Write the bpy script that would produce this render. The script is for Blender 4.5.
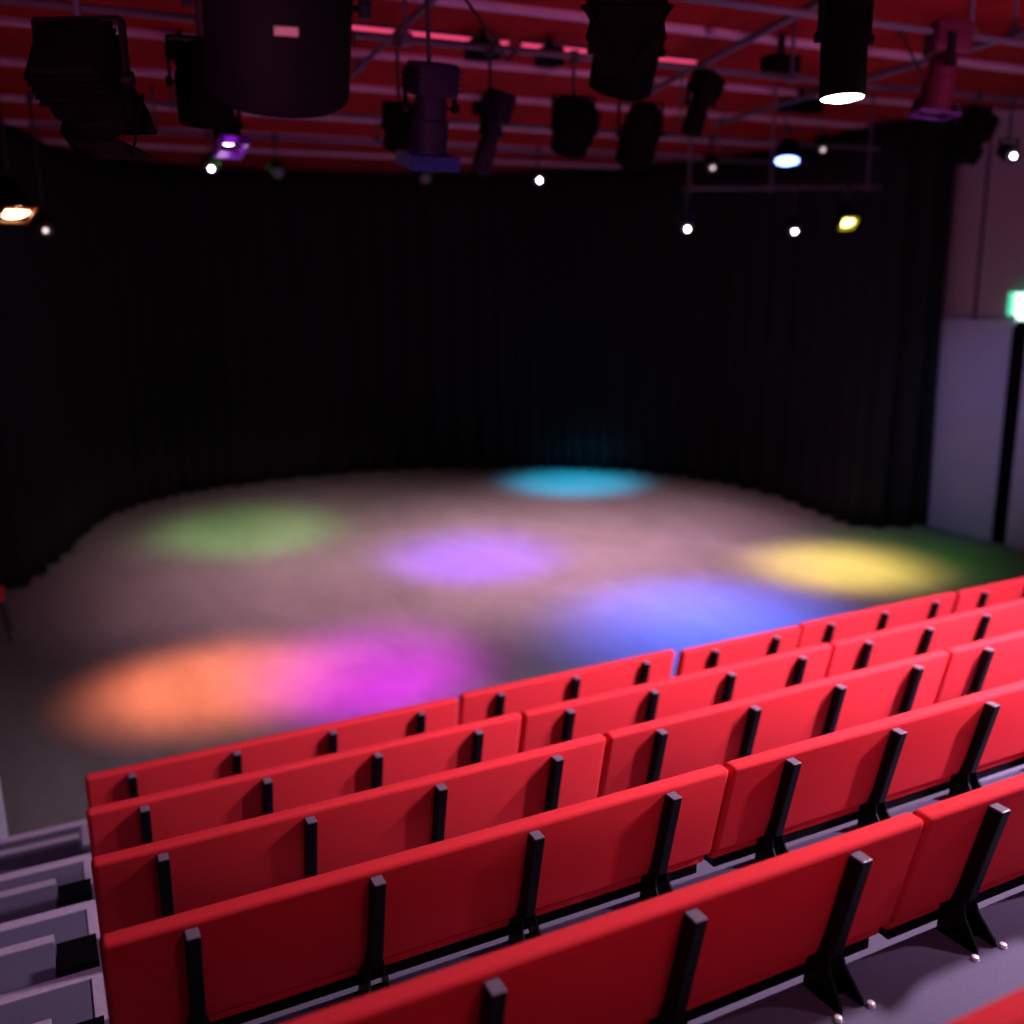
import bpy, bmesh, math, random
from mathutils import Vector, Matrix
PI = math.pi
random.seed(4)
for o in list(bpy.data.objects): bpy.data.objects.remove(o)
S = bpy.context.scene
COL = S.collection

# ------------------------------------------------------------------ camera
cam_d = bpy.data.cameras.new('camera'); cam = bpy.data.objects.new('camera', cam_d); COL.objects.link(cam)
rt = Vector((0.89825956, -0.43921411, -0.01485717)); up = Vector((0.11324571, 0.19867433, 0.97350086)); fw = Vector((0.42462357, 0.87613896, -0.22820023))
cam.matrix_world = Matrix(((rt.x, up.x, -fw.x, 0), (rt.y, up.y, -fw.y, 0), (rt.z, up.z, -fw.z, 3.5), (0, 0, 0, 1)))
cam_d.sensor_width = 36; cam_d.lens = 36 * 970.17 / 1024
cam_d.clip_start = .05; cam_d.clip_end = 100
cam_d.dof.use_dof = True; cam_d.dof.focus_distance = 3.3; cam_d.dof.aperture_fstop = 1.0; cam_d.dof.aperture_blades = 0
S.camera = cam

# ------------------------------------------------------------------ world, exposure
w = bpy.data.worlds.new('world'); S.world = w; w.use_nodes = True
w.node_tree.nodes['Background'].inputs[0].default_value = (.3, .2, .5, 1)
w.node_tree.nodes['Background'].inputs[1].default_value = .004
S.view_settings.view_transform = 'Standard'; S.view_settings.look = 'None'
S.view_settings.exposure = 0; S.view_settings.gamma = 1; S.view_settings.use_curve_mapping = False
S.cycles.use_denoising = True
S.cycles.max_bounces = 6; S.cycles.sample_clamp_indirect = 4

# ------------------------------------------------------------------ house lights, added fills, stage beams
def spot(name, loc, target, color, power, angle=60, blend=1.0, size=.1):
    d = bpy.data.lights.new(name, 'SPOT'); d.color = color; d.energy = power; d.spot_size = math.radians(angle)
    d.spot_blend = blend; d.shadow_soft_size = size
    o = bpy.data.objects.new(name, d); COL.objects.link(o); o.location = loc
    o.rotation_euler = (Vector(target) - Vector(loc)).to_track_quat('-Z', 'Y').to_euler()
    return o
LAV = (1.0, .72, .95)
spot('house_light', (7.2, .2, 5.25), (5.9, 2.7, 1.0), (1, .70, .95), 3800, 86, 1, .14)
spot('house_light', (5.6, 2.0, 5.3), (4.4, 2.0, 1.4), (1, .76, .88), 2000, 116, .9, .2)
spot('house_light', (2.2, -1.6, 5.3), (2.6, 3.0, 1.6), (1, .50, .80), 90, 100, .8, .35)  # unseen weak fill from the rear, added to lift the seats
spot('aisle_light', (-1.2, 3.2, 4.6), (-.6, 5.2, .6), (.80, .58, 1), 75, 60, .8, .2)  # unseen lavender fill, added to brighten the aisle steps
spot('ceiling_wash_light', (5.2, .2, 3.1), (5.6, 3.6, 5.5), (1, .26, .50), 620, 66, 1, .3)  # this and the next: unseen uplights added in place of house-light bounce
spot('ceiling_wash_light', (-.6, .6, 3.1), (1.6, 4.4, 5.5), (1, .20, .55), 300, 66, 1, .3)
spot('wall_light', (6.0, 3.5, 5.2), (11.4, 8.6, 3.4), (.9, .25, .7), 75, 60, .9, .3)
# stage washes from the rig, and one lantern beam for each coloured pool
spot('stage_wash_light', (2.8, 9.6, 4.6), (3.5, 11.3, 0), (1, .50, .62), 1700, 90, 1, .3)
spot('stage_wash_light', (6.2, 9.4, 4.6), (6.6, 10.4, 0), (1, .50, .72), 2400, 88, 1, .3)
spot('stage_wash_light', (3.6, 11.6, 4.7), (3.6, 13.6, 0), (1, .68, .66), 900, 80, 1, .3)
spot('stage_wash_light', (7.2, 11.7, 4.7), (7.4, 12.4, 0), (1, .60, .66), 950, 80, 1, .3)
POOLS = [('green_beam', (2.2, 11.0, 5.0), (2.6, 14.2, 0), (.24, 1, .14), 2900, 33),
         ('violet_beam', (4.2, 9.0, 5.0), (4.95, 11.35, 0), (.15, .0, 1), 8000, 30),
         ('cyan_beam', (7.3, 12.4, 5.0), (8.5, 14.9, 0), (.0, .50, .85), 8500, 29),
         ('yellow_beam', (8.3, 8.2, 4.1), (8.75, 8.75, 0), (1, .70, .12), 4800, 37),
         ('green_edge_beam', (8.9, 8.2, 4.6), (9.6, 8.8, 0), (.16, 1, .12), 420, 44),
         ('blue_beam', (7.2, 9.6, 4.9), (6.1, 7.9, 0), (.0, .10, 1), 7000, 42),
         ('pale_blue_beam', (7.2, 9.6, 4.9), (6.1, 7.85, 0), (.10, .26, 1), 1700, 26),
         ('orange_beam', (.1, 8.4, 4.1), (1.12, 8.65, 0), (1, .22, .10), 6000, 34),
         ('magenta_beam', (1.6, 5.8, 4.4), (2.5, 8.2, 0), (.80, .0, .9), 6500, 29)]
for n, a, b, c, p, ang in POOLS: spot(n, a, b, c, p, ang, 1.0, .4)
spot('wall_blue_beam', (6.6, 6.2, 4.6), (11.46, 9.2, 1.3), (.16, .28, 1), 230, 34, 1, .1)

# ------------------------------------------------------------------ materials
def mat(name, color, rough=.6, metal=0, noise=None, emit=None, sheen=0, bump=None, spec=.5):
    m = bpy.data.materials.new(name); m.use_nodes = True; nt = m.node_tree; b = nt.nodes['Principled BSDF']
    b.inputs['Base Color'].default_value = (*color, 1); b.inputs['Roughness'].default_value = rough; b.inputs['Metallic'].default_value = metal
    b.inputs['Specular IOR Level'].default_value = spec
    if sheen: b.inputs['Sheen Weight'].default_value = sheen
    if emit:
        b.inputs['Emission Color'].default_value = (*emit[0], 1); b.inputs['Emission Strength'].default_value = emit[1]
    tc = nt.nodes.new('ShaderNodeTexCoord')
    if noise:
        sc, amt = noise
        n = nt.nodes.new('ShaderNodeTexNoise'); n.inputs['Scale'].default_value = sc; n.inputs['Detail'].default_value = 4
        r = nt.nodes.new('ShaderNodeMapRange'); r.inputs[3].default_value = 1 - amt; r.inputs[4].default_value = 1 + amt
        mx = nt.nodes.new('ShaderNodeVectorMath'); mx.operation = 'SCALE'; mx.inputs[0].default_value = color
        nt.links.new(tc.outputs['Object'], n.inputs['Vector']); nt.links.new(n.outputs[0], r.inputs[0])
        nt.links.new(r.outputs[0], mx.inputs['Scale']); nt.links.new(mx.outputs[0], b.inputs['Base Color'])
    if bump:
        n2 = nt.nodes.new('ShaderNodeTexNoise'); n2.inputs['Scale'].default_value = bump[0]
        bp = nt.nodes.new('ShaderNodeBump'); bp.inputs['Strength'].default_value = bump[1]; bp.inputs['Distance'].default_value = .004
        nt.links.new(tc.outputs['Object'], n2.inputs['Vector']); nt.links.new(n2.outputs[0], bp.inputs['Height']); nt.links.new(bp.outputs[0], b.inputs['Normal'])
    return m
M = {}
M['red'] = mat('red_fabric', (.78, .034, .050), .9, noise=(260, .16), bump=(400, .5), spec=.12)
M['black_metal'] = mat('black_metal', (.0035, .0035, .006), .45, 0, spec=.12)
M['black_body'] = mat('black_enamel', (.0025, .002, .003), .7, noise=(9, .3), spec=.05)
M['cap'] = mat('grey_plastic', (.15, .13, .19), .35)
M['bolt'] = mat('bright_steel_bolt', (.9, .9, .95), .2, .1, spec=1)
M['carpet'] = mat('grey_carpet', (.11, .098, .165), .95, noise=(160, .3), bump=(300, .6), spec=.15)
M['nosing'] = mat('aluminium_nosing', (.45, .36, .52), .6, .1, noise=(40, .2))
M['black'] = mat('black_board', (.002, .002, .003), .9, spec=.05)
M['curtain'] = mat('black_serge', (.018, .018, .022), .95, noise=(30, .2), spec=.05)
M['ceiling'] = mat('red_ceiling_board', (.27, .012, .016), .85, noise=(3, .25), spec=.06)
M['beam'] = mat('pale_batten', (.58, .36, .56), .8, noise=(5, .2), spec=.1)
M['pipe'] = mat('steel_pipe', (.10, .08, .14), .5, .2, noise=(8, .2))
M['wall'] = mat('painted_wall', (.36, .26, .32), .9, noise=(4, .06), spec=.1)
M['wall_dark'] = mat('dark_wall', (.03, .03, .035), .9)
M['panel'] = mat('grey_white_panel', (.42, .42, .52), .85, noise=(4, .06), spec=.1)
M['label'] = mat('paper_label', (.28, .24, .17), .8)
M['grey'] = mat('grey_casting', (.05, .045, .06), .6, spec=.2)
M['glass'] = mat('dim_lens_glass', (.05, .05, .07), .3, 0)
def emi(name, c, s): M[name] = mat(name, (.05, .05, .05), .4, emit=(c, s)); return M[name]
M['magenta_body'] = mat('magenta_tinted_housing', (.08, .006, .035), .6, spec=.2); M['violet_body'] = mat('violet_tinted_housing', (.014, .005, .03), .6, spec=.2)  # coloured stage light put into the base colour of dark housings
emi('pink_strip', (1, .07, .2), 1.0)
emi('lit_white', (1, .93, .98), 14); emi('lit_blue', (.16, .26, 1), 14); emi('lit_yellow', (1, .95, .25), 10)
emi('lit_orange', (1, .62, .30), 14); emi('lit_magenta', (1, .5, 1), 14); emi('exit_face', (.75, 1, .9), 2.2); emi('exit_green', (.08, .8, .42), 1.3)
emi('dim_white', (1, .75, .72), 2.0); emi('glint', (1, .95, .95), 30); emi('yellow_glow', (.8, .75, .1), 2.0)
def gel(name, c):
    m = mat(name, c, .35); b = m.node_tree.nodes['Principled BSDF']; b.inputs['Transmission Weight'].default_value = .4; M[name] = m
gel('gel_violet', (.14, .012, .35)); gel('gel_blue', (.006, .008, .28)); gel('gel_magenta', (.6, .03, .35)); gel('gel_orange', (.2, .05, .01)); gel('gel_yellow', (.8, .75, .05)); gel('gel_cyan', (.02, .25, .5))

# stage floor: dark vinyl with scuffs and mop streaks
fm = bpy.data.materials.new('scuffed_stage_floor'); fm.use_nodes = True; nt = fm.node_tree; b = nt.nodes['Principled BSDF']
tc = nt.nodes.new('ShaderNodeTexCoord'); mp = nt.nodes.new('ShaderNodeMapping'); mp.inputs['Scale'].default_value = (1, .45, 1); mp.inputs['Rotation'].default_value = (0, 0, .35)
n1 = nt.nodes.new('ShaderNodeTexNoise'); n1.inputs['Scale'].default_value = .8; n1.inputs['Detail'].default_value = 9; n1.inputs['Roughness'].default_value = .62; n1.inputs['Distortion'].default_value = 1.2
n2 = nt.nodes.new('ShaderNodeTexNoise'); n2.inputs['Scale'].default_value = 7; n2.inputs['Detail'].default_value = 8; n2.inputs['Distortion'].default_value = .6
ad = nt.nodes.new('ShaderNodeMath'); ad.operation = 'ADD'; ml = nt.nodes.new('ShaderNodeMath'); ml.operation = 'MULTIPLY'; ml.inputs[1].default_value = .45
cr = nt.nodes.new('ShaderNodeValToRGB'); cr.color_ramp.elements[0].position = .45; cr.color_ramp.elements[0].color = (.105, .10, .10, 1)
cr.color_ramp.elements[1].position = .98; cr.color_ramp.elements[1].color = (.17, .162, .162, 1)
L = nt.links.new
L(tc.outputs['Object'], mp.inputs['Vector']); L(mp.outputs[0], n1.inputs['Vector']); L(mp.outputs[0], n2.inputs['Vector'])
L(n2.outputs[0], ml.inputs[0]); L(n1.outputs[0], ad.inputs[0]); L(ml.outputs[0], ad.inputs[1]); L(ad.outputs[0], cr.inputs[0]); L(cr.outputs[0], b.inputs['Base Color'])
b.inputs['Roughness'].default_value = .62; b.inputs['Specular IOR Level'].default_value = .3
M['floor'] = fm

# ------------------------------------------------------------------ mesh helpers
def T(x, y, z): return Matrix.Translation((x, y, z))
def box(bm, x0, x1, y0, y1, z0, z1, bev=0, seg=2, mtx=None):
    t = bmesh.new(); bmesh.ops.create_cube(t, size=1)
    for v in t.verts: v.co = Vector(((x0 + x1) / 2 + v.co.x * (x1 - x0), (y0 + y1) / 2 + v.co.y * (y1 - y0), (z0 + z1) / 2 + v.co.z * (z1 - z0)))
    if bev: bmesh.ops.bevel(t, geom=list(t.edges), offset=bev, segments=seg, affect='EDGES', profile=.5)
    if mtx: bmesh.ops.transform(t, matrix=mtx, verts=t.verts)
    me = bpy.data.meshes.new('t'); t.to_mesh(me); t.free(); bm.from_mesh(me); bpy.data.meshes.remove(me)
def lathe(bm, prof, seg=28, mtx=None, caps=True):
    rings = []
    for r, z in prof:
        rings.append([bm.verts.new((mtx or Matrix()) @ Vector((r * math.cos(2 * PI * i / seg), r * math.sin(2 * PI * i / seg), z))) for i in range(seg)])
    for a, b_ in zip(rings, rings[1:]):
        for i in range(seg): bm.faces.new((a[i], a[(i + 1) % seg], b_[(i + 1) % seg], b_[i]))
    if caps: bm.faces.new(rings[0][::-1]); bm.faces.new(rings[-1])
def tube(bm, pts, r, seg=10):
    pts = [Vector(p) for p in pts]; rings = []
    for i, p in enumerate(pts):
        d = (pts[min(i + 1, len(pts) - 1)] - pts[max(i - 1, 0)]).normalized()
        a = d.cross(Vector((0, 0, 1))); a = a if a.length > .05 else d.cross(Vector((1, 0, 0))); a.normalize(); c = d.cross(a)
        rings.append([bm.verts.new(p + r * (math.cos(2 * PI * k / seg) * a + math.sin(2 * PI * k / seg) * c)) for k in range(seg)])
    for a, b_ in zip(rings, rings[1:]):
        for i in range(seg): bm.faces.new((a[i], a[(i + 1) % seg], b_[(i + 1) % seg], b_[i]))
    bm.faces.new(rings[0][::-1]); bm.faces.new(rings[-1])
def plate(bm, pts, th, mtx=None):      # planar outline in XZ given thickness along y (centred)
    a = [bm.verts.new((mtx or Matrix()) @ Vector((x, -th / 2, z))) for x, z in pts]; c = [bm.verts.new((mtx or Matrix()) @ Vector((x, th / 2, z))) for x, z in pts]
    bm.faces.new(a); bm.faces.new(c[::-1]); n = len(pts)
    for i in range(n): bm.faces.new((a[(i + 1) % n], a[i], c[i], c[(i + 1) % n]))
def obj(name, bm, m, parent=None, smooth=False, label=None):
    bmesh.ops.recalc_face_normals(bm, faces=bm.faces)
    me = bpy.data.meshes.new(name); bm.to_mesh(me); bm.free(); me.materials.append(M[m] if isinstance(m, str) else m)
    if smooth:
        for p in me.polygons: p.use_smooth = True
        try: me.set_sharp_from_angle(angle=math.radians(40))
        except Exception: pass
    o = bpy.data.objects.new(name, me); COL.objects.link(o); o.parent = parent
    if label: o['label'] = label
    return o
def tag(o, label=None, cat=None, group=None, kind=None):
    if label: o['label'] = label
    if cat: o['category'] = cat
    if group: o['group'] = group
    if kind: o['kind'] = kind
    return o
def thing(name, label, cat, loc=(0, 0, 0), group=None):
    o = bpy.data.objects.new(name, None); COL.objects.link(o); o.location = loc; o.empty_display_size = .1
    return tag(o, label, cat, group)
def struct(name, bm, m, label=None, cat=None, parent=None):
    o = obj(name, bm, m, parent)
    if parent is None: o['kind'] = 'structure'; tag(o, label, cat)
    return o
B = bmesh.new

# ------------------------------------------------------------------ room
bm = B(); box(bm, -2.6, 11.6, -3, 19.2, -.2, 0); struct('floor', bm, 'floor', 'dark scuffed stage floor under the coloured pools of light', 'floor')
bm = B(); box(bm, -2.6, 11.6, -3, 19.2, 5.54, 5.7); struct('ceiling', bm, 'ceiling', 'dark red boarded ceiling above the lighting rig', 'ceiling')
bm = B(); box(bm, 11.46, 11.6, -3, 19.2, 0, 5.54); struct('wall_right', bm, 'wall', 'pinkish painted wall on the right of the stage', 'wall')
bm = B(); box(bm, -2.74, -2.6, -3, 19.2, 0, 5.54); struct('wall_left', bm, 'wall_dark', 'dark side wall on the left', 'wall')
bm = B(); box(bm, -2.6, 11.6, 19.2, 19.34, 0, 5.54); struct('wall_back', bm, 'wall_dark', 'dark wall behind the stage curtains', 'wall')
bm = B(); box(bm, -2.6, 11.6, -3.14, -3, 0, 5.54); struct('wall_front', bm, 'wall_dark', 'dark wall behind the audience', 'wall')
BEAMS = [(7.15, .10), (8.95, .09), (10.45, .10), (12.3, .12), (14.0, .14), (15.6, .12)]
for y, wd in BEAMS:
    bm = B(); box(bm, -2.6, 11.46, y - wd / 2, y + wd / 2, 5.50, 5.54)
    struct('ceiling_beam', bm, 'beam', 'pale batten running across the red ceiling', 'ceiling beam')
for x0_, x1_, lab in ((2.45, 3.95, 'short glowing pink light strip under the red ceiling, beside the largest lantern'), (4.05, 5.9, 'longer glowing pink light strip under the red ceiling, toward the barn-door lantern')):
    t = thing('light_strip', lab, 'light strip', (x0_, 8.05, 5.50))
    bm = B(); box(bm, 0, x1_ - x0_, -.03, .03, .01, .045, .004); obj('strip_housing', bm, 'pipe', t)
    bm = B(); box(bm, .02, x1_ - x0_ - .02, -.022, .022, -.008, .012, .004); obj('diffuser', bm, 'pink_strip', t)  # emission stands in for pink light falling on a ceiling pipe
# right wall panelling
bm = B(); box(bm, 11.40, 11.46, 8.62, 9.95, .0, 2.88, .004); p1 = struct('wall_panel', bm, 'panel', 'tall pale lower panel on the right wall next to the stage curtain', 'wall panel')
bm = B(); box(bm, 11.385, 11.46, 8.58, 9.95, 2.88, 2.95, .004); obj('top_rail', bm, 'panel', p1)
bm = B(); box(bm, 11.41, 11.46, 8.40, 8.62, 0, 2.95); struct('trim_1', bm, 'black', 'black upright gap between the two pale wall panels', 'trim')
bm = B(); box(bm, 11.40, 11.46, 6.9, 8.40, .0, 2.88, .004); p2 = struct('wall_panel', bm, 'panel', 'pale wall panel cut by the right edge of the photo, under the exit sign', 'wall panel')
bm = B(); box(bm, 11.385, 11.46, 6.9, 8.40, 2.88, 2.95, .004); obj('top_rail', bm, 'panel', p2)
bm = B(); box(bm, 11.445, 11.462, 9.23, 9.26, 2.95, 5.54); struct('trim_2', bm, 'black', 'thin dark upright joint in the upper right wall', 'trim')
# exit sign
t = thing('exit_sign', 'glowing green and white exit sign on the right wall at the photo edge', 'sign', (11.36, 8.43, 3.16))
bm = B(); box(bm, -.05, .10, -.22, .22, -.14, .15, .012); obj('sign_housing', bm, 'exit_green', t, label='green lit housing')
bm = B(); box(bm, -.058, -.05, -.21, .12, -.13, .14); obj('sign_face', bm, 'exit_face', t, label='white lit face')
bm = B(); box(bm, -.03, .10, -.22, .10, -.20, -.14, .01); obj('lamp_strip', bm, 'exit_face', t, label='white diffuser strip under the sign')  # white emissive strip below the sign face

# ------------------------------------------------------------------ stage curtains
def catmull(P, n=24):
    out = []
    P = [Vector((*p, 0)) for p in P]; P = [P[0] * 2 - P[1]] + P + [P[-1] * 2 - P[-2]]
    for i in range(1, len(P) - 2):
        for k in range(n):
            t_ = k / n; a, b_, c, d = P[i - 1:i + 3]
            out.append(.5 * ((2 * b_) + (c - a) * t_ + (2 * a - 5 * b_ + 4 * c - d) * t_ ** 2 + (3 * b_ - a - 3 * c + d) * t_ ** 3))
    out.append(P[-2]); return out
track = catmull([(-2.5, 11.55), (-1.5, 11.9), (-.70, 12.5), (-.12, 13.6), (.75, 16.3), (2.2, 17.55), (4.2, 17.9), (6.0, 17.8), (7.9, 17.1), (9.6, 15.8), (10.5, 14.4), (10.85, 12.5), (10.45, 10.3), (10.75, 9.85), (11.40, 9.72)])
# resample at equal steps
step = .03; dense = [track[0]]; acc = 0
for a, b_ in zip(track, track[1:]):
    d = (b_ - a).length; s = step - acc
    while s <= d: dense.append(a + (b_ - a) * (s / d)); s += step
    acc = d - (s - step)
N = len(dense)
cuts = [0, .25, .43, .575, .72, .87, 1]
names = ['black pleated curtain at the far left edge of the stage', 'black pleated back curtain behind the green pool of light', 'black pleated back curtain at the middle of the stage, left of the cyan pool',
         'black pleated curtain directly behind the cyan pool of light', 'black pleated side curtain sweeping forward on the right, behind the yellow pool', 'black curtain at the right end, closing against the pale wall']
ph = 0; phs = []
for i in range(N): ph += step * 2 * PI / (.40 + .13 * math.sin(i * .021) + .07 * math.sin(i * .057 + 1)); phs.append(ph)
for c, nm in enumerate(names):
    i0, i1 = int(cuts[c] * (N - 1)), int(cuts[c + 1] * (N - 1))
    bm = B(); cols = []; nz = 10
    for i in range(i0, i1 + 1):
        p = dense[i]; tn = (dense[min(i + 1, N - 1)] - dense[max(i - 1, 0)]).normalized(); nr = Vector((tn.y, -tn.x, 0))
        col = []
        for k in range(nz + 1):
            z = .015 + (5.48 - .015) * k / nz
            amp = .055 + .05 * (1 - k / nz) * (.6 + .4 * math.sin(i * .033))
            off = amp * (math.sin(phs[i] + .25 * math.sin(k * .6 + i * .01)) + .3 * math.sin(phs[i] * .37 + 1))
            col.append(bm.verts.new(p + nr * off + Vector((0, 0, z))))
        cols.append(col)
    for a, b_ in zip(cols, cols[1:]):
        for k in range(nz): bm.faces.new((a[k], b_[k], b_[k + 1], a[k + 1]))
    o = obj('stage_curtain', bm, 'curtain', None, True); tag(o, nm, 'curtain')
    sm = o.modifiers.new('s', 'SOLIDIFY'); sm.thickness = .006
bm = B(); tube(bm, [p + Vector((0, 0, 5.50)) for p in dense[::12]], .02, 6); struct('curtain_track', bm, 'black_metal', 'curved black curtain track under the ceiling', 'curtain track')

# ------------------------------------------------------------------ seating tiers
X0, Y0, Z0, DD, RR, U = -.0564, 5.148, .975, .8612, .2481, .55
HB = .48                       # back support height above the deck behind
def ynose(k): return Y0 - k * DD + .15
def zdeck(k): return Z0 + k * RR - HB
ROWN = ['front row by the stage', 'second row from stage', 'third row from stage', 'fourth row from stage', 'fifth row from stage', 'nearest row at the bottom right corner']
for k in range(-1, 8):
    y1, y0 = ynose(k), (ynose(k + 1) if k < 7 else -3)
    z = zdeck(k)
    dn = ['lowest step, level with the stage front', 'deck holding the front row', 'deck holding the second row', 'deck holding the third row', 'deck holding the fourth row', 'deck holding the fifth row', 'deck holding the nearest row', 'deck behind the nearest row', 'rear landing'][k + 1]
    bm = B(); box(bm, -2.6, 11.46, y0, y1, 0 if k < 0 else max(0, zdeck(k - 1) - .02), z)
    tr = struct('seating_tier', bm, 'carpet', 'purple grey carpeted ' + dn, 'seating tier')
    if k < 7:
        bm = B(); box(bm, -2.55, -.005, y1 - .05, y1 + .008, z - .04, z + .006, .002); box(bm, -.07, -.005, y1 - .30, y1 - .05, z - .04, z + .006, .002)
        obj('step_nosing', bm, 'nosing', tr, label='pale metal nosing with a return at the seat end')
    # half step in the left aisle
    if -1 <= k < 7:
        yb = ynose(k + 1); xe = -.08 if k == -1 else -.20
        hs = thing('aisle_half_step', 'small carpeted half step on the ' + dn, 'step', (-1.4, yb, z), 'half steps in the left aisle')
        bm = B(); box(bm, -1.2, xe + 1.4, 0.009, .44, 0.0, RR / 2, .002); obj('step_box', bm, 'carpet', hs)
        bm = B(); box(bm, -1.2, xe + 1.4, .44, .49, RR / 2 - .04, RR / 2 + .005, .002); obj('step_nosing', bm, 'nosing', hs)
        if k >= 0:
            bm = B(); box(bm, xe + 1.405, 1.4 - .04, .009, .47, 0.0, RR / 2 - .03, .002); obj('infill_box', bm, 'black', hs, label='black infill between half step and seats')

# ------------------------------------------------------------------ benches
SL = .24                        # recline: y shift per metre of drop
def make_bench(n, x, y, z, gap, label, dy=0, rz=0, lift=0, lo=0):
    t = thing('upholstered_bench', label, 'bench', (x, y + dy, z), 'red bench sections on the tiers'); t.rotation_euler.z = rz
    W = n * U
    sh = Matrix(((1, 0, 0, 0), (0, 1, -SL, 0), (0, 0, 1, 0), (0, 0, 0, 1)))   # shear for recline about z=0
    ref = SL * HB
    bm = B(); box(bm, gap / 2 + lo, W - gap / 2, .03 + ref, .10 + ref, .10, HB + .03 + lift, .022, 4, sh)
    obj('backrest', bm, 'red', t, True)
    bm = B(); box(bm, gap / 2 + lo + .01, W - gap / 2 - .01, .035 + ref, .22 + ref, .054, .092, .012, 3)
    obj('seat', bm, 'red', t, True)
    bm = B(); box(bm, .04, W - .04, .05 + ref, .17 + ref, .006, .05, .004); obj('crossbeam', bm, 'black_metal', t)
    for i in range(n):
        cx = (i + .5) * U
        bm = B(); box(bm, cx - .021, cx + .021, -.02 + ref, .034 + ref, .13, HB + lift, .006, 2, sh)
        # splayed foot: two cheeks flaring back and forward to the deck
        for s in (-1, 1):
            pts = [(.085, .19), (.135, .19), (.15, .09), (.145, 0), (-.005, 0), (.0, .02), (.06, .09)]
            Mx = Matrix(((0, s * 1.0, 0, 0), (1, 0, 0, 0), (0, 0, 1, 0), (0, 0, 0, 1)))
            sp = Matrix(((1, 0, -s * .14, cx + s * .042), (0, 1, 0, 0), (0, 0, 1, 0), (0, 0, 0, 1)))
            plate(bm, pts, .008, sp @ Mx)
        box(bm, cx - .05, cx + .05, .06, .14, 0, .012, .002)
        su = obj('back_support', bm, 'black_metal', t)
        bm = B(); box(bm, cx - .019, cx + .019, -.018 + ref, .032 + ref, HB + lift - .004, HB + lift + .004, .003, 2, sh); obj('end_cap', bm, 'cap', su)
        for s in (-1, 1):
            bm = B(); lathe(bm, [(.002, .014), (.010, .011), (.013, 0)], 10, T(cx + s * .062, -.012, 0)); obj('bolt', bm, 'bolt', su, True)
    return t
rows = [([4, 3, 2, 3, 4], .035), ([4, 4, 4], .014), ([4, 4, 4], .012), ([4, 4], .012), ([4, 4], .005), ([4], .012)]
ORD = ['first', 'second', 'third', 'fourth', 'fifth']
for k, (mods, gap) in enumerate(rows):
    u = 0
    for j, n in enumerate(mods):
        num = {2: 'two', 3: 'three', 4: 'four'}[n]
        if len(mods) == 1: lab = 'red bench whose top edge shows in the bottom right corner, nearest the viewer'
        else: lab = 'red bench with %s supports, %s section from the left aisle, %s' % (num, ORD[j], ROWN[k])
        dy = [0, .03, -.01, .02, 0][j] if k == 0 else 0; rz = [0, .004, .006, -.004, 0][j] if k == 0 else 0
        make_bench(n, X0 + u * U, Y0 - k * DD, zdeck(k) + .0, gap, lab, dy, rz, 0.0 if k < 5 else .07, .028 if j == 0 else 0)
        u += n

# ------------------------------------------------------------------ rigging pipes
def pipe(name, pts, r, label, hang=(), cat='pipe', m='pipe', parent=None):
    p0 = Vector(pts[0]); t = thing(name, label, cat, p0)
    bm = B(); tube(bm, [Vector(p) - p0 for p in pts], r, 12); obj('tube', bm, m, t, True)
    for h, ztop in hang:
        a = Vector(pts[0]).lerp(Vector(pts[-1]), h) - p0
        bm = B(); tube(bm, [a + Vector((0, 0, .02)), (a.x, a.y, ztop - p0.z)], .016, 8); box(bm, a.x - .035, a.x + .035, a.y - .035, a.y + .035, a.z - .035, a.z + .04, .006)
        obj('hanger', bm, 'pipe', t, True)
    return t
PZ = {'a': (2.6, 5.0), 'b': (3.5, 5.05), 'c': (4.9, 5.05), 'd': (6.6, 5.1), 'g': (9.9, 5.15), 'h': (11.2, 5.1)}
pl = {'a': 'lighting pipe overhead nearest the viewer', 'b': 'second lighting pipe from the viewer, carrying the barn-door lantern', 'c': 'lighting pipe carrying the violet-lit lanterns', 'd': 'lighting pipe over the front rows under the red ceiling', 'g': 'lighting pipe above the middle of the stage', 'h': 'farthest lighting pipe carrying the small white lanterns'}
for k_, (y, z) in PZ.items():
    pipe('lighting_pipe', [((-2.5 if y < 8 else .2), y, z), ((11.3 if y < 8 else 10.2), y, z)], .024, pl[k_], [(h, 5.54) for h in (.12, .36, .6, .84)])
pipe('lighting_pipe', [(6.42, 8.95, 4.47), (8.86, 8.55, 4.52)], .02, 'short horizontal pipe hung in front of the curtain above the yellow lantern', [(.03, 5.54), (.43, 5.54), (.93, 5.54)])
# pipes running towards the stage
pipe('lighting_pipe', [(2.35, 4.2, 5.25), (3.0, 9.6, 5.45)], .024, 'slanting pipe running stageward beside the barn-door lantern', [(.1, 5.54), (.9, 5.54)])
pipe('lighting_pipe', [(4.3, 3.4, 5.2), (6.2, 9.4, 5.46)], .028, 'long slanting pipe passing behind the black can with the white lens', [(.05, 5.54), (.95, 5.54)])
pipe('lighting_pipe', [(6.6, 5.0, 5.2), (7.9, 10.4, 5.4)], .028, 'slanting pipe at the upper right, reaching the photo edge', [(.05, 5.54), (.95, 5.54)])

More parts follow.
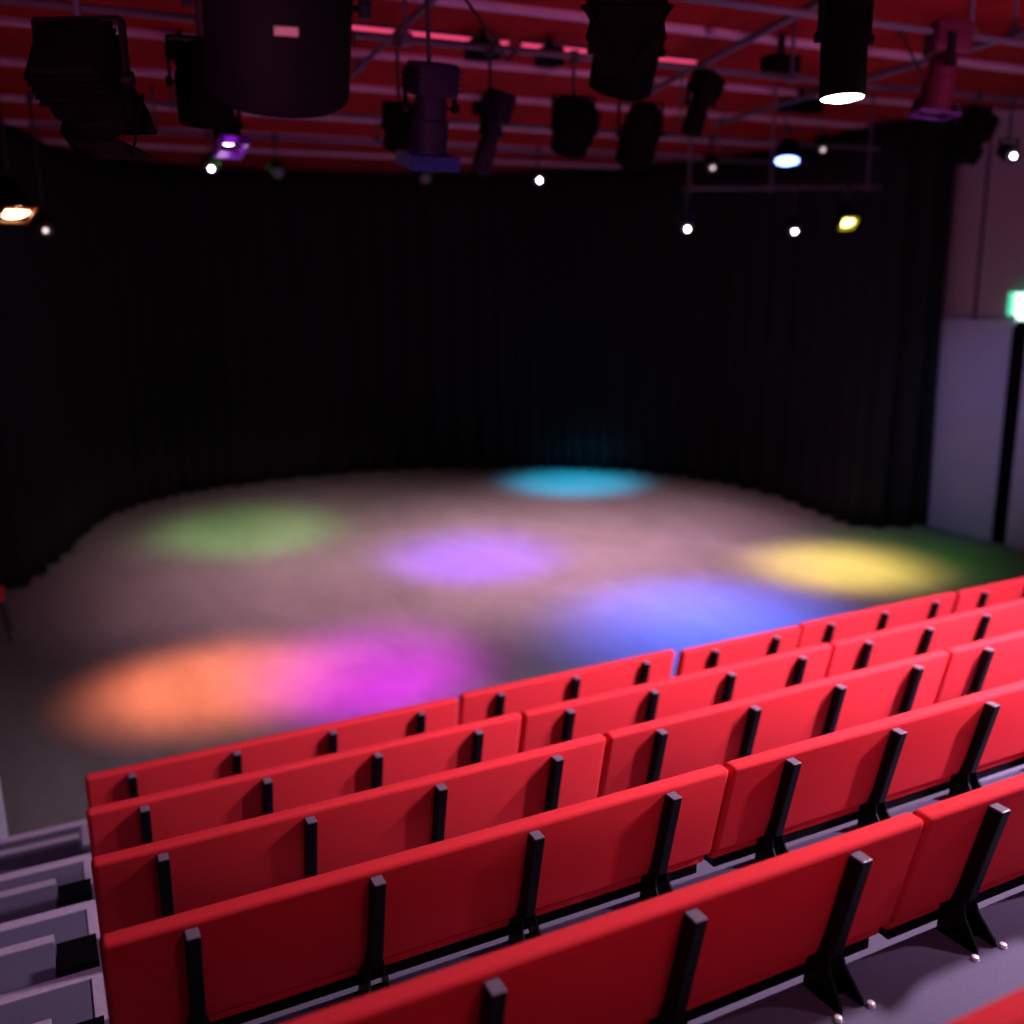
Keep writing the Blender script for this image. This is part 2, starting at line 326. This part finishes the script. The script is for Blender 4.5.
# ------------------------------------------------------------------ lanterns
def lantern(kind, pos, aim, r, Ln, zp, label, lens='glass', gelm=None, gth=.018, doors=0, horn=0, body='black_body', group=None, name=None, lens_label=None, tag_label=False, beam_r=1.0):
    pos = Vector(pos); d = (Vector(aim) - pos).normalized()
    h = Vector((d.x, d.y, 0)); yaw = math.atan2(h.x, h.y) if h.length > .02 else .4
    tilt = math.acos(max(-1, min(1, -d.z)))            # 0 = straight down
    t = thing(name or {'par': 'par_can', 'fresnel': 'fresnel_lantern', 'profile': 'profile_lantern'}[kind], label, 'stage light', pos, group)
    t.rotation_euler.z = -yaw
    R_ = Matrix.Rotation(tilt, 4, 'X')                   # -Z swings to +Y
    hl = Ln / 2; bm = B()
    if kind == 'par':
        lathe(bm, [(r * .30, hl), (r * .62, hl - .02 * Ln), (r * .80, hl - .10 * Ln), (r * .86, hl - .22 * Ln), (r * .95, hl - .24 * Ln), (r * .95, hl - .28 * Ln), (r * .86, hl - .30 * Ln), (r, hl - .40 * Ln), (r, -hl), (r * .93, -hl), (r * .93, -hl + .04)], 30, R_, True)
    elif kind == 'fresnel':
        box(bm, -r * .92, r * .92, -r * .92, r * .92, -hl * .55, hl, r * .22, 3, R_)
        lathe(bm, [(r * .88, -hl * .5), (r, -hl * .6), (r, -hl), (r * .9, -hl), (r * .9, -hl * .9)], 28, R_, True)
        for q in range(5): box(bm, -r * 1.0, r * 1.0, -r * 1.0, r * 1.0, hl * (.05 + .18 * q), hl * (.05 + .18 * q) + .008, 0, 1, R_)
    else:
        box(bm, -r * .95, r * .95, -r * 1.0, r * .95, hl * .25, hl, r * .2, 2, R_)
        lathe(bm, [(r * .6, hl * .4), (r * .72, hl * .15), (r * .72, -hl * .25), (r * .84, -hl * .28), (r * .84, -hl), (r * .76, -hl), (r * .76, -hl * .93)], 26, R_, True)
        for q in range(4): box(bm, -r * 1.05, r * 1.05, -r * 1.05, r * 1.05, hl * (.4 + .14 * q), hl * (.4 + .14 * q) + .008, 0, 1, R_)
    bd = obj('housing', bm, body, t, True)
    rr = {'par': .92, 'fresnel': .88, 'profile': .75}[kind] * r * beam_r
    bm = B(); lathe(bm, [(rr, -hl + .012), (rr * .98, -hl + .002), (rr * .6, -hl - .008), (rr * .1, -hl - .012)], 28, R_); obj('lens', bm, lens, t, True, lens_label)
    if gelm:
        g = r * 1.12; bm = B()
        box(bm, -g, g, -g, -g * .82, -hl - .012 - gth, -hl - .012, 0, 1, R_); box(bm, -g, g, g * .82, g, -hl - .012 - gth, -hl - .012, 0, 1, R_)
        box(bm, -g, -g * .82, -g * .82, g * .82, -hl - .012 - gth, -hl - .012, 0, 1, R_); box(bm, g * .82, g, -g * .82, g * .82, -hl - .012 - gth, -hl - .012, 0, 1, R_)
        obj('colour_frame', bm, gelm, t, label='tinted colour frame')
    if doors:
        for q in range(4):
            A = R_ @ Matrix.Rotation(q * PI / 2, 4, 'Z') @ T(0, r * 1.02, -hl) @ Matrix.Rotation(-math.radians(doors), 4, 'X')
            L_ = r * (1.35 if q % 2 == 0 else 1.15)
            bm = B(); L_ *= 1 + .35 * horn; tw = r * (1.05 if not horn else (.22 if q % 2 else .5)); a = [(-r * .72, 0), (r * .72, 0), (r * .95, -L_ * .45), (tw, -L_), (-tw, -L_), (-r * .95, -L_ * .45)]
            plate(bm, a, .004, A); box(bm, -r * .7, r * .7, -.006, .006, -.008, .008, 0, 1, A)
            obj('barn_door', bm, body, t)
    # yoke and clamp stay upright
    yw = r * 1.16; top = max(r * 1.5, .1)
    bm = B(); box(bm, -yw - .006, -yw + .006, -.02, .02, -.02, top, .002); box(bm, yw - .006, yw + .006, -.02, .02, -.02, top, .002); box(bm, -yw, yw, -.02, .02, top - .006, top + .006, .002)
    for s in (-1, 1): lathe(bm, [(.024, -.014), (.024, .014)], 12, T(s * (yw + .004), 0, 0) @ Matrix.Rotation(PI / 2, 4, 'Y'))
    tube(bm, [(-yw, 0, 0), (yw, 0, 0)], .008, 8)
    obj('yoke', bm, 'black_metal', t)
    zt = zp - pos.z
    bm = B(); tube(bm, [(0, 0, top), (0, 0, max(zt, top + .02))], .013, 8); box(bm, -.028, .028, -.035, .035, zt - .05, zt + .035, .006)
    obj('hook_clamp', bm, 'grey', t)
    if tag_label:
        bm = B(); box(bm, -.030, .025, -r - .006, -r - .0005, -.010, .010, 0, 1, R_); obj('data_label', bm, 'label', t, label='small pale data label')
    return t
# near
lantern('par', (.64, 2.6, 4.185), (.74, 3.35, 3.0), .182, .42, 5.0, 'very large out-of-focus black lantern overhead, left of centre, with a tiny pale label', tag_label=True)
lantern('fresnel', (2.23, 3.5, 4.70), (2.42, 3.9, 3.0), .16, .30, 5.05, 'black lantern with open barn doors hanging above the centre of the seats', doors=34, horn=1)
lantern('par', (3.35, 3.5, 4.53), (3.33, 3.42, 3.0), .10, .50, 5.05, 'long black can pointing straight down with a glowing white lens', lens='lit_white', lens_label='glowing white lens')
lantern('profile', (5.55, 4.9, 4.84), (5.35, 5.0, 3.0), .12, .54, 5.05, 'lantern with magenta and violet lit housing at the upper right', body='magenta_body', gelm='gel_violet')
lantern('profile', (1.95, 4.9, 4.38), (1.95, 5.3, 2.8), .115, .42, 5.05, 'violet lit lantern with a wide blue colour scroller, left of the centre', body='violet_body', gelm='gel_blue', gth=.07)
lantern('profile', (3.08, 6.6, 4.55), (2.75, 7.2, 2.8), .085, .56, 5.1, 'slim dark lantern tilted left, just right of the one with the blue scroller', body='violet_body')
lantern('fresnel', (.24, 3.5, 4.14), (1.0, 5.0, 2.9), .115, .28, 5.05, 'bulky black lantern with barn doors at the upper left corner', doors=25)
lantern('par', (.84, 4.9, 4.42), (1.0, 5.9, 2.2), .125, .34, 5.05, 'black can with small catchlights behind and left of the largest lantern', lens='glass')
lantern('par', (1.24, 6.6, 4.50), (1.4, 5.9, 3.0), .085, .24, 5.1, 'small can glowing pink-white with a violet frame', lens='lit_magenta', gelm='gel_violet', gth=.05, lens_label='glowing pink-white lens', beam_r=.55)
# middle cluster
lantern('par', (3.12, 4.9, 4.74), (3.3, 6.0, 2.8), .18, .40, 5.05, 'wide black can directly behind the barn-door lantern')
lantern('fresnel', (3.75, 6.6, 4.62), (4.0, 9, 1), .14, .36, 5.1, 'dark lantern low in the shadowy cluster near the centre, left one')
lantern('par', (4.33, 6.6, 4.60), (4.8, 9, 1), .15, .44, 5.1, 'dark can low in the shadowy cluster near the centre, right one')
lantern('profile', (4.88, 6.6, 4.85), (5.0, 9, 1), .10, .46, 5.1, 'slim dark lantern hanging right of the shadowy central cluster')
lantern('fresnel', (2.40, 6.6, 4.55), (2.6, 9, 1), .10, .28, 5.1, 'small dark lantern behind the one with the blue scroller')
lantern('profile', (7.35, 6.6, 4.80), (7.6, 9, 1), .14, .48, 5.1, 'dark lantern in the cluster at the top of the right wall, left one')
lantern('fresnel', (7.95, 6.6, 4.82), (8.4, 9, 1), .13, .32, 5.1, 'dark lantern in the cluster at the top of the right wall, middle one', doors=28)
# lit lanterns over the stage
lantern('par', (-.02, 8.50, 4.20), (.2, 7.9, 2.6), .11, .26, 5.15, 'lit orange-white lantern at the left edge of the photo', lens='lit_orange', gelm='gel_orange', lens_label='glowing orange-white lens')
lantern('par', (8.42, 8.62, 4.22), (8.1, 7.7, 3.0), .085, .24, 4.51, 'lit yellow lantern below the right end of the short pipe', lens='lit_yellow', gelm='gel_yellow', lens_label='glowing yellow lens', beam_r=.9)
lantern('par', (8.66, 9.9, 5.06), (8.38, 9.60, 3.6), .15, .26, 5.32, 'bright blue-white lantern above the short pipe', lens='lit_blue', lens_label='glowing blue-white lens')
SM = [((6.46, 8.93, 4.12), 4.47, 'small lantern with white glint under left end of the short pipe', (5.6, 7.2, 2.6)), ((7.77, 8.73, 4.10), 4.50, 'small lantern with white glint under middle of the short pipe', (6.9, 7.2, 2.6)),
      ((1.92, 11.2, 4.80), 5.1, 'small far lantern with a white point of light, below the violet-framed can', (1.6, 8, 2.8)), ((5.86, 11.2, 4.80), 5.1, 'small far lantern with a white point of light before the curtain centre', (4.8, 8, 2.8)),
      ((7.50, 9.9, 4.88), 5.15, 'small dim lantern left of the bright blue-white lantern', (6.5, 7.5, 2.8)), ((9.2, 9.9, 5.16), 5.33, 'small dim lantern right of the bright blue-white lantern', (8.0, 7.5, 2.8)),
      ((.22, 9.9, 4.08), 5.15, 'small dim lantern just right of and below the orange one', (.2, 7.5, 2.8)), ((2.62, 11.2, 4.78), 5.1, 'small dim far lantern right of the violet-framed can', (2.3, 8, 2.8)),
      ((4.35, 11.2, 4.78), 5.1, 'small dim far lantern in front of the curtain, left of centre', (3.9, 8, 2.8)), ((8.42, 6.6, 4.64), 5.1, 'small lantern with a white glint at the top of the right wall', (7.6, 4.5, 3.6))]
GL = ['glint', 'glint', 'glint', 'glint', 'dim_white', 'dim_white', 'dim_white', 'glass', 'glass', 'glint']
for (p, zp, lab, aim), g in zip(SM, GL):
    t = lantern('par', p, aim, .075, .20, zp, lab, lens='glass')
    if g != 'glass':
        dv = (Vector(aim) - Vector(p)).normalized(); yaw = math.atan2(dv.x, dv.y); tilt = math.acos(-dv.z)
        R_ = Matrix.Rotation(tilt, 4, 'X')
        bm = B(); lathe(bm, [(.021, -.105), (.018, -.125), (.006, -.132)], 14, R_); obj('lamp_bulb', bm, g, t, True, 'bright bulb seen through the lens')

# dark control boxes clipped under the pipes and ceiling battens
for bx_, by_, bz_, w_, lab in ((3.62, 7.9, 5.40, .26, 'black box hanging between the two glowing pink strips'), (4.25, 7.9, 5.40, .2, 'small black box below the longer pink strip'), (6.0, 7.0, 5.30, .3, 'black box under the ceiling left of the white-lensed can'),
                             (1.35, 8.85, 5.40, .22, 'small black box under the ceiling at the upper left'), (2.9, 10.35, 5.40, .3, 'black box under the ceiling behind the blue scroller lantern'), (4.75, 10.35, 5.40, .22, 'small black box under the far ceiling batten near the centre'), (7.9, 8.85, 5.38, .5, 'wide black box under the ceiling behind the white-lensed can')):
    t = thing('control_box', lab, 'box', (bx_, by_, bz_))
    bm = B(); box(bm, -w_ / 2, w_ / 2, -.09, .09, -.08, .06, .012); obj('case', bm, 'black_body', t)
    bm = B(); box(bm, -.02, .02, -.03, .03, .055, 5.54 - bz_, .004); obj('bracket', bm, 'black_metal', t)
# cables slung between pipes
CB = [([(-.2, 3.5, 5.02), (.3, 3.9, 4.86), (.8, 4.5, 4.92), (1.0, 4.9, 5.05)], 'black cable slung between pipes at the upper left'),
      ([(1.15, 4.9, 5.04), (1.5, 5.4, 4.86), (1.9, 6.0, 4.9), (2.1, 6.6, 5.1)], 'black cable slung behind the violet-framed can'),
      ([(2.0, 4.9, 5.03), (2.5, 5.3, 4.84), (2.9, 6.0, 4.9), (3.3, 6.6, 5.08)], 'black cable slung between the slim lanterns near the centre'),
      ([(4.7, 6.6, 5.08), (5.4, 7.6, 4.9), (6.0, 8.6, 4.95), (6.5, 9.9, 5.15)], 'black cable slung toward the blue-white lantern'),
      ([(5.1, 4.9, 5.05), (5.9, 5.4, 4.92), (6.5, 6.0, 4.95), (6.9, 6.6, 5.08)], 'black cable slung right of the magenta-lit lantern')]
for pts, lab in CB:
    P = catmull([p[:2] for p in pts], 8); zs = []
    Zp = [p[2] for p in pts]
    out = []
    for i, p in enumerate(P):
        f = i / (len(P) - 1) * (len(Zp) - 1); a = min(int(f), len(Zp) - 2); q = f - a; q = q * q * (3 - 2 * q)
        out.append((p.x, p.y, Zp[a] * (1 - q) + Zp[a + 1] * q))
    bm = B(); tube(bm, out, .009, 6); tag(obj('cable', bm, 'black_metal', None, True), lab, 'cable')

# ------------------------------------------------------------------ left edge: chair and guard panel
t = thing('stacking_chair', 'red seated chair with thin black legs at the left edge of the stage', 'chair', (-.80, 10.95, 0))
bm = B(); box(bm, -.22, .24, -.22, .22, .43, .50, .02, 3); obj('seat', bm, 'red', t, True)
bm = B(); box(bm, -.25, -.20, -.21, .21, .60, .92, .015, 3); obj('backrest', bm, 'red', t, True)
for sx, sy in ((-1, -1), (-1, 1), (1, -1), (1, 1)):
    bm = B(); tube(bm, [(sx * .19, sy * .18, .44), (sx * .26, sy * .21, .0)], .011, 8); obj('leg', bm, 'black_metal', t, True)
bm = B()
for s in (-1, 1): tube(bm, [(-.2, s * .17, .45), (-.235, s * .18, .88)], .011, 8)
obj('back_frame', bm, 'black_metal', t, True)
bm = B(); box(bm, -.9, -.50, 6.47, 6.52, 0, .50, .006); tag(obj('guard_panel', bm, 'panel'), 'low pale guard panel at the left edge beside the lowest step', 'panel')
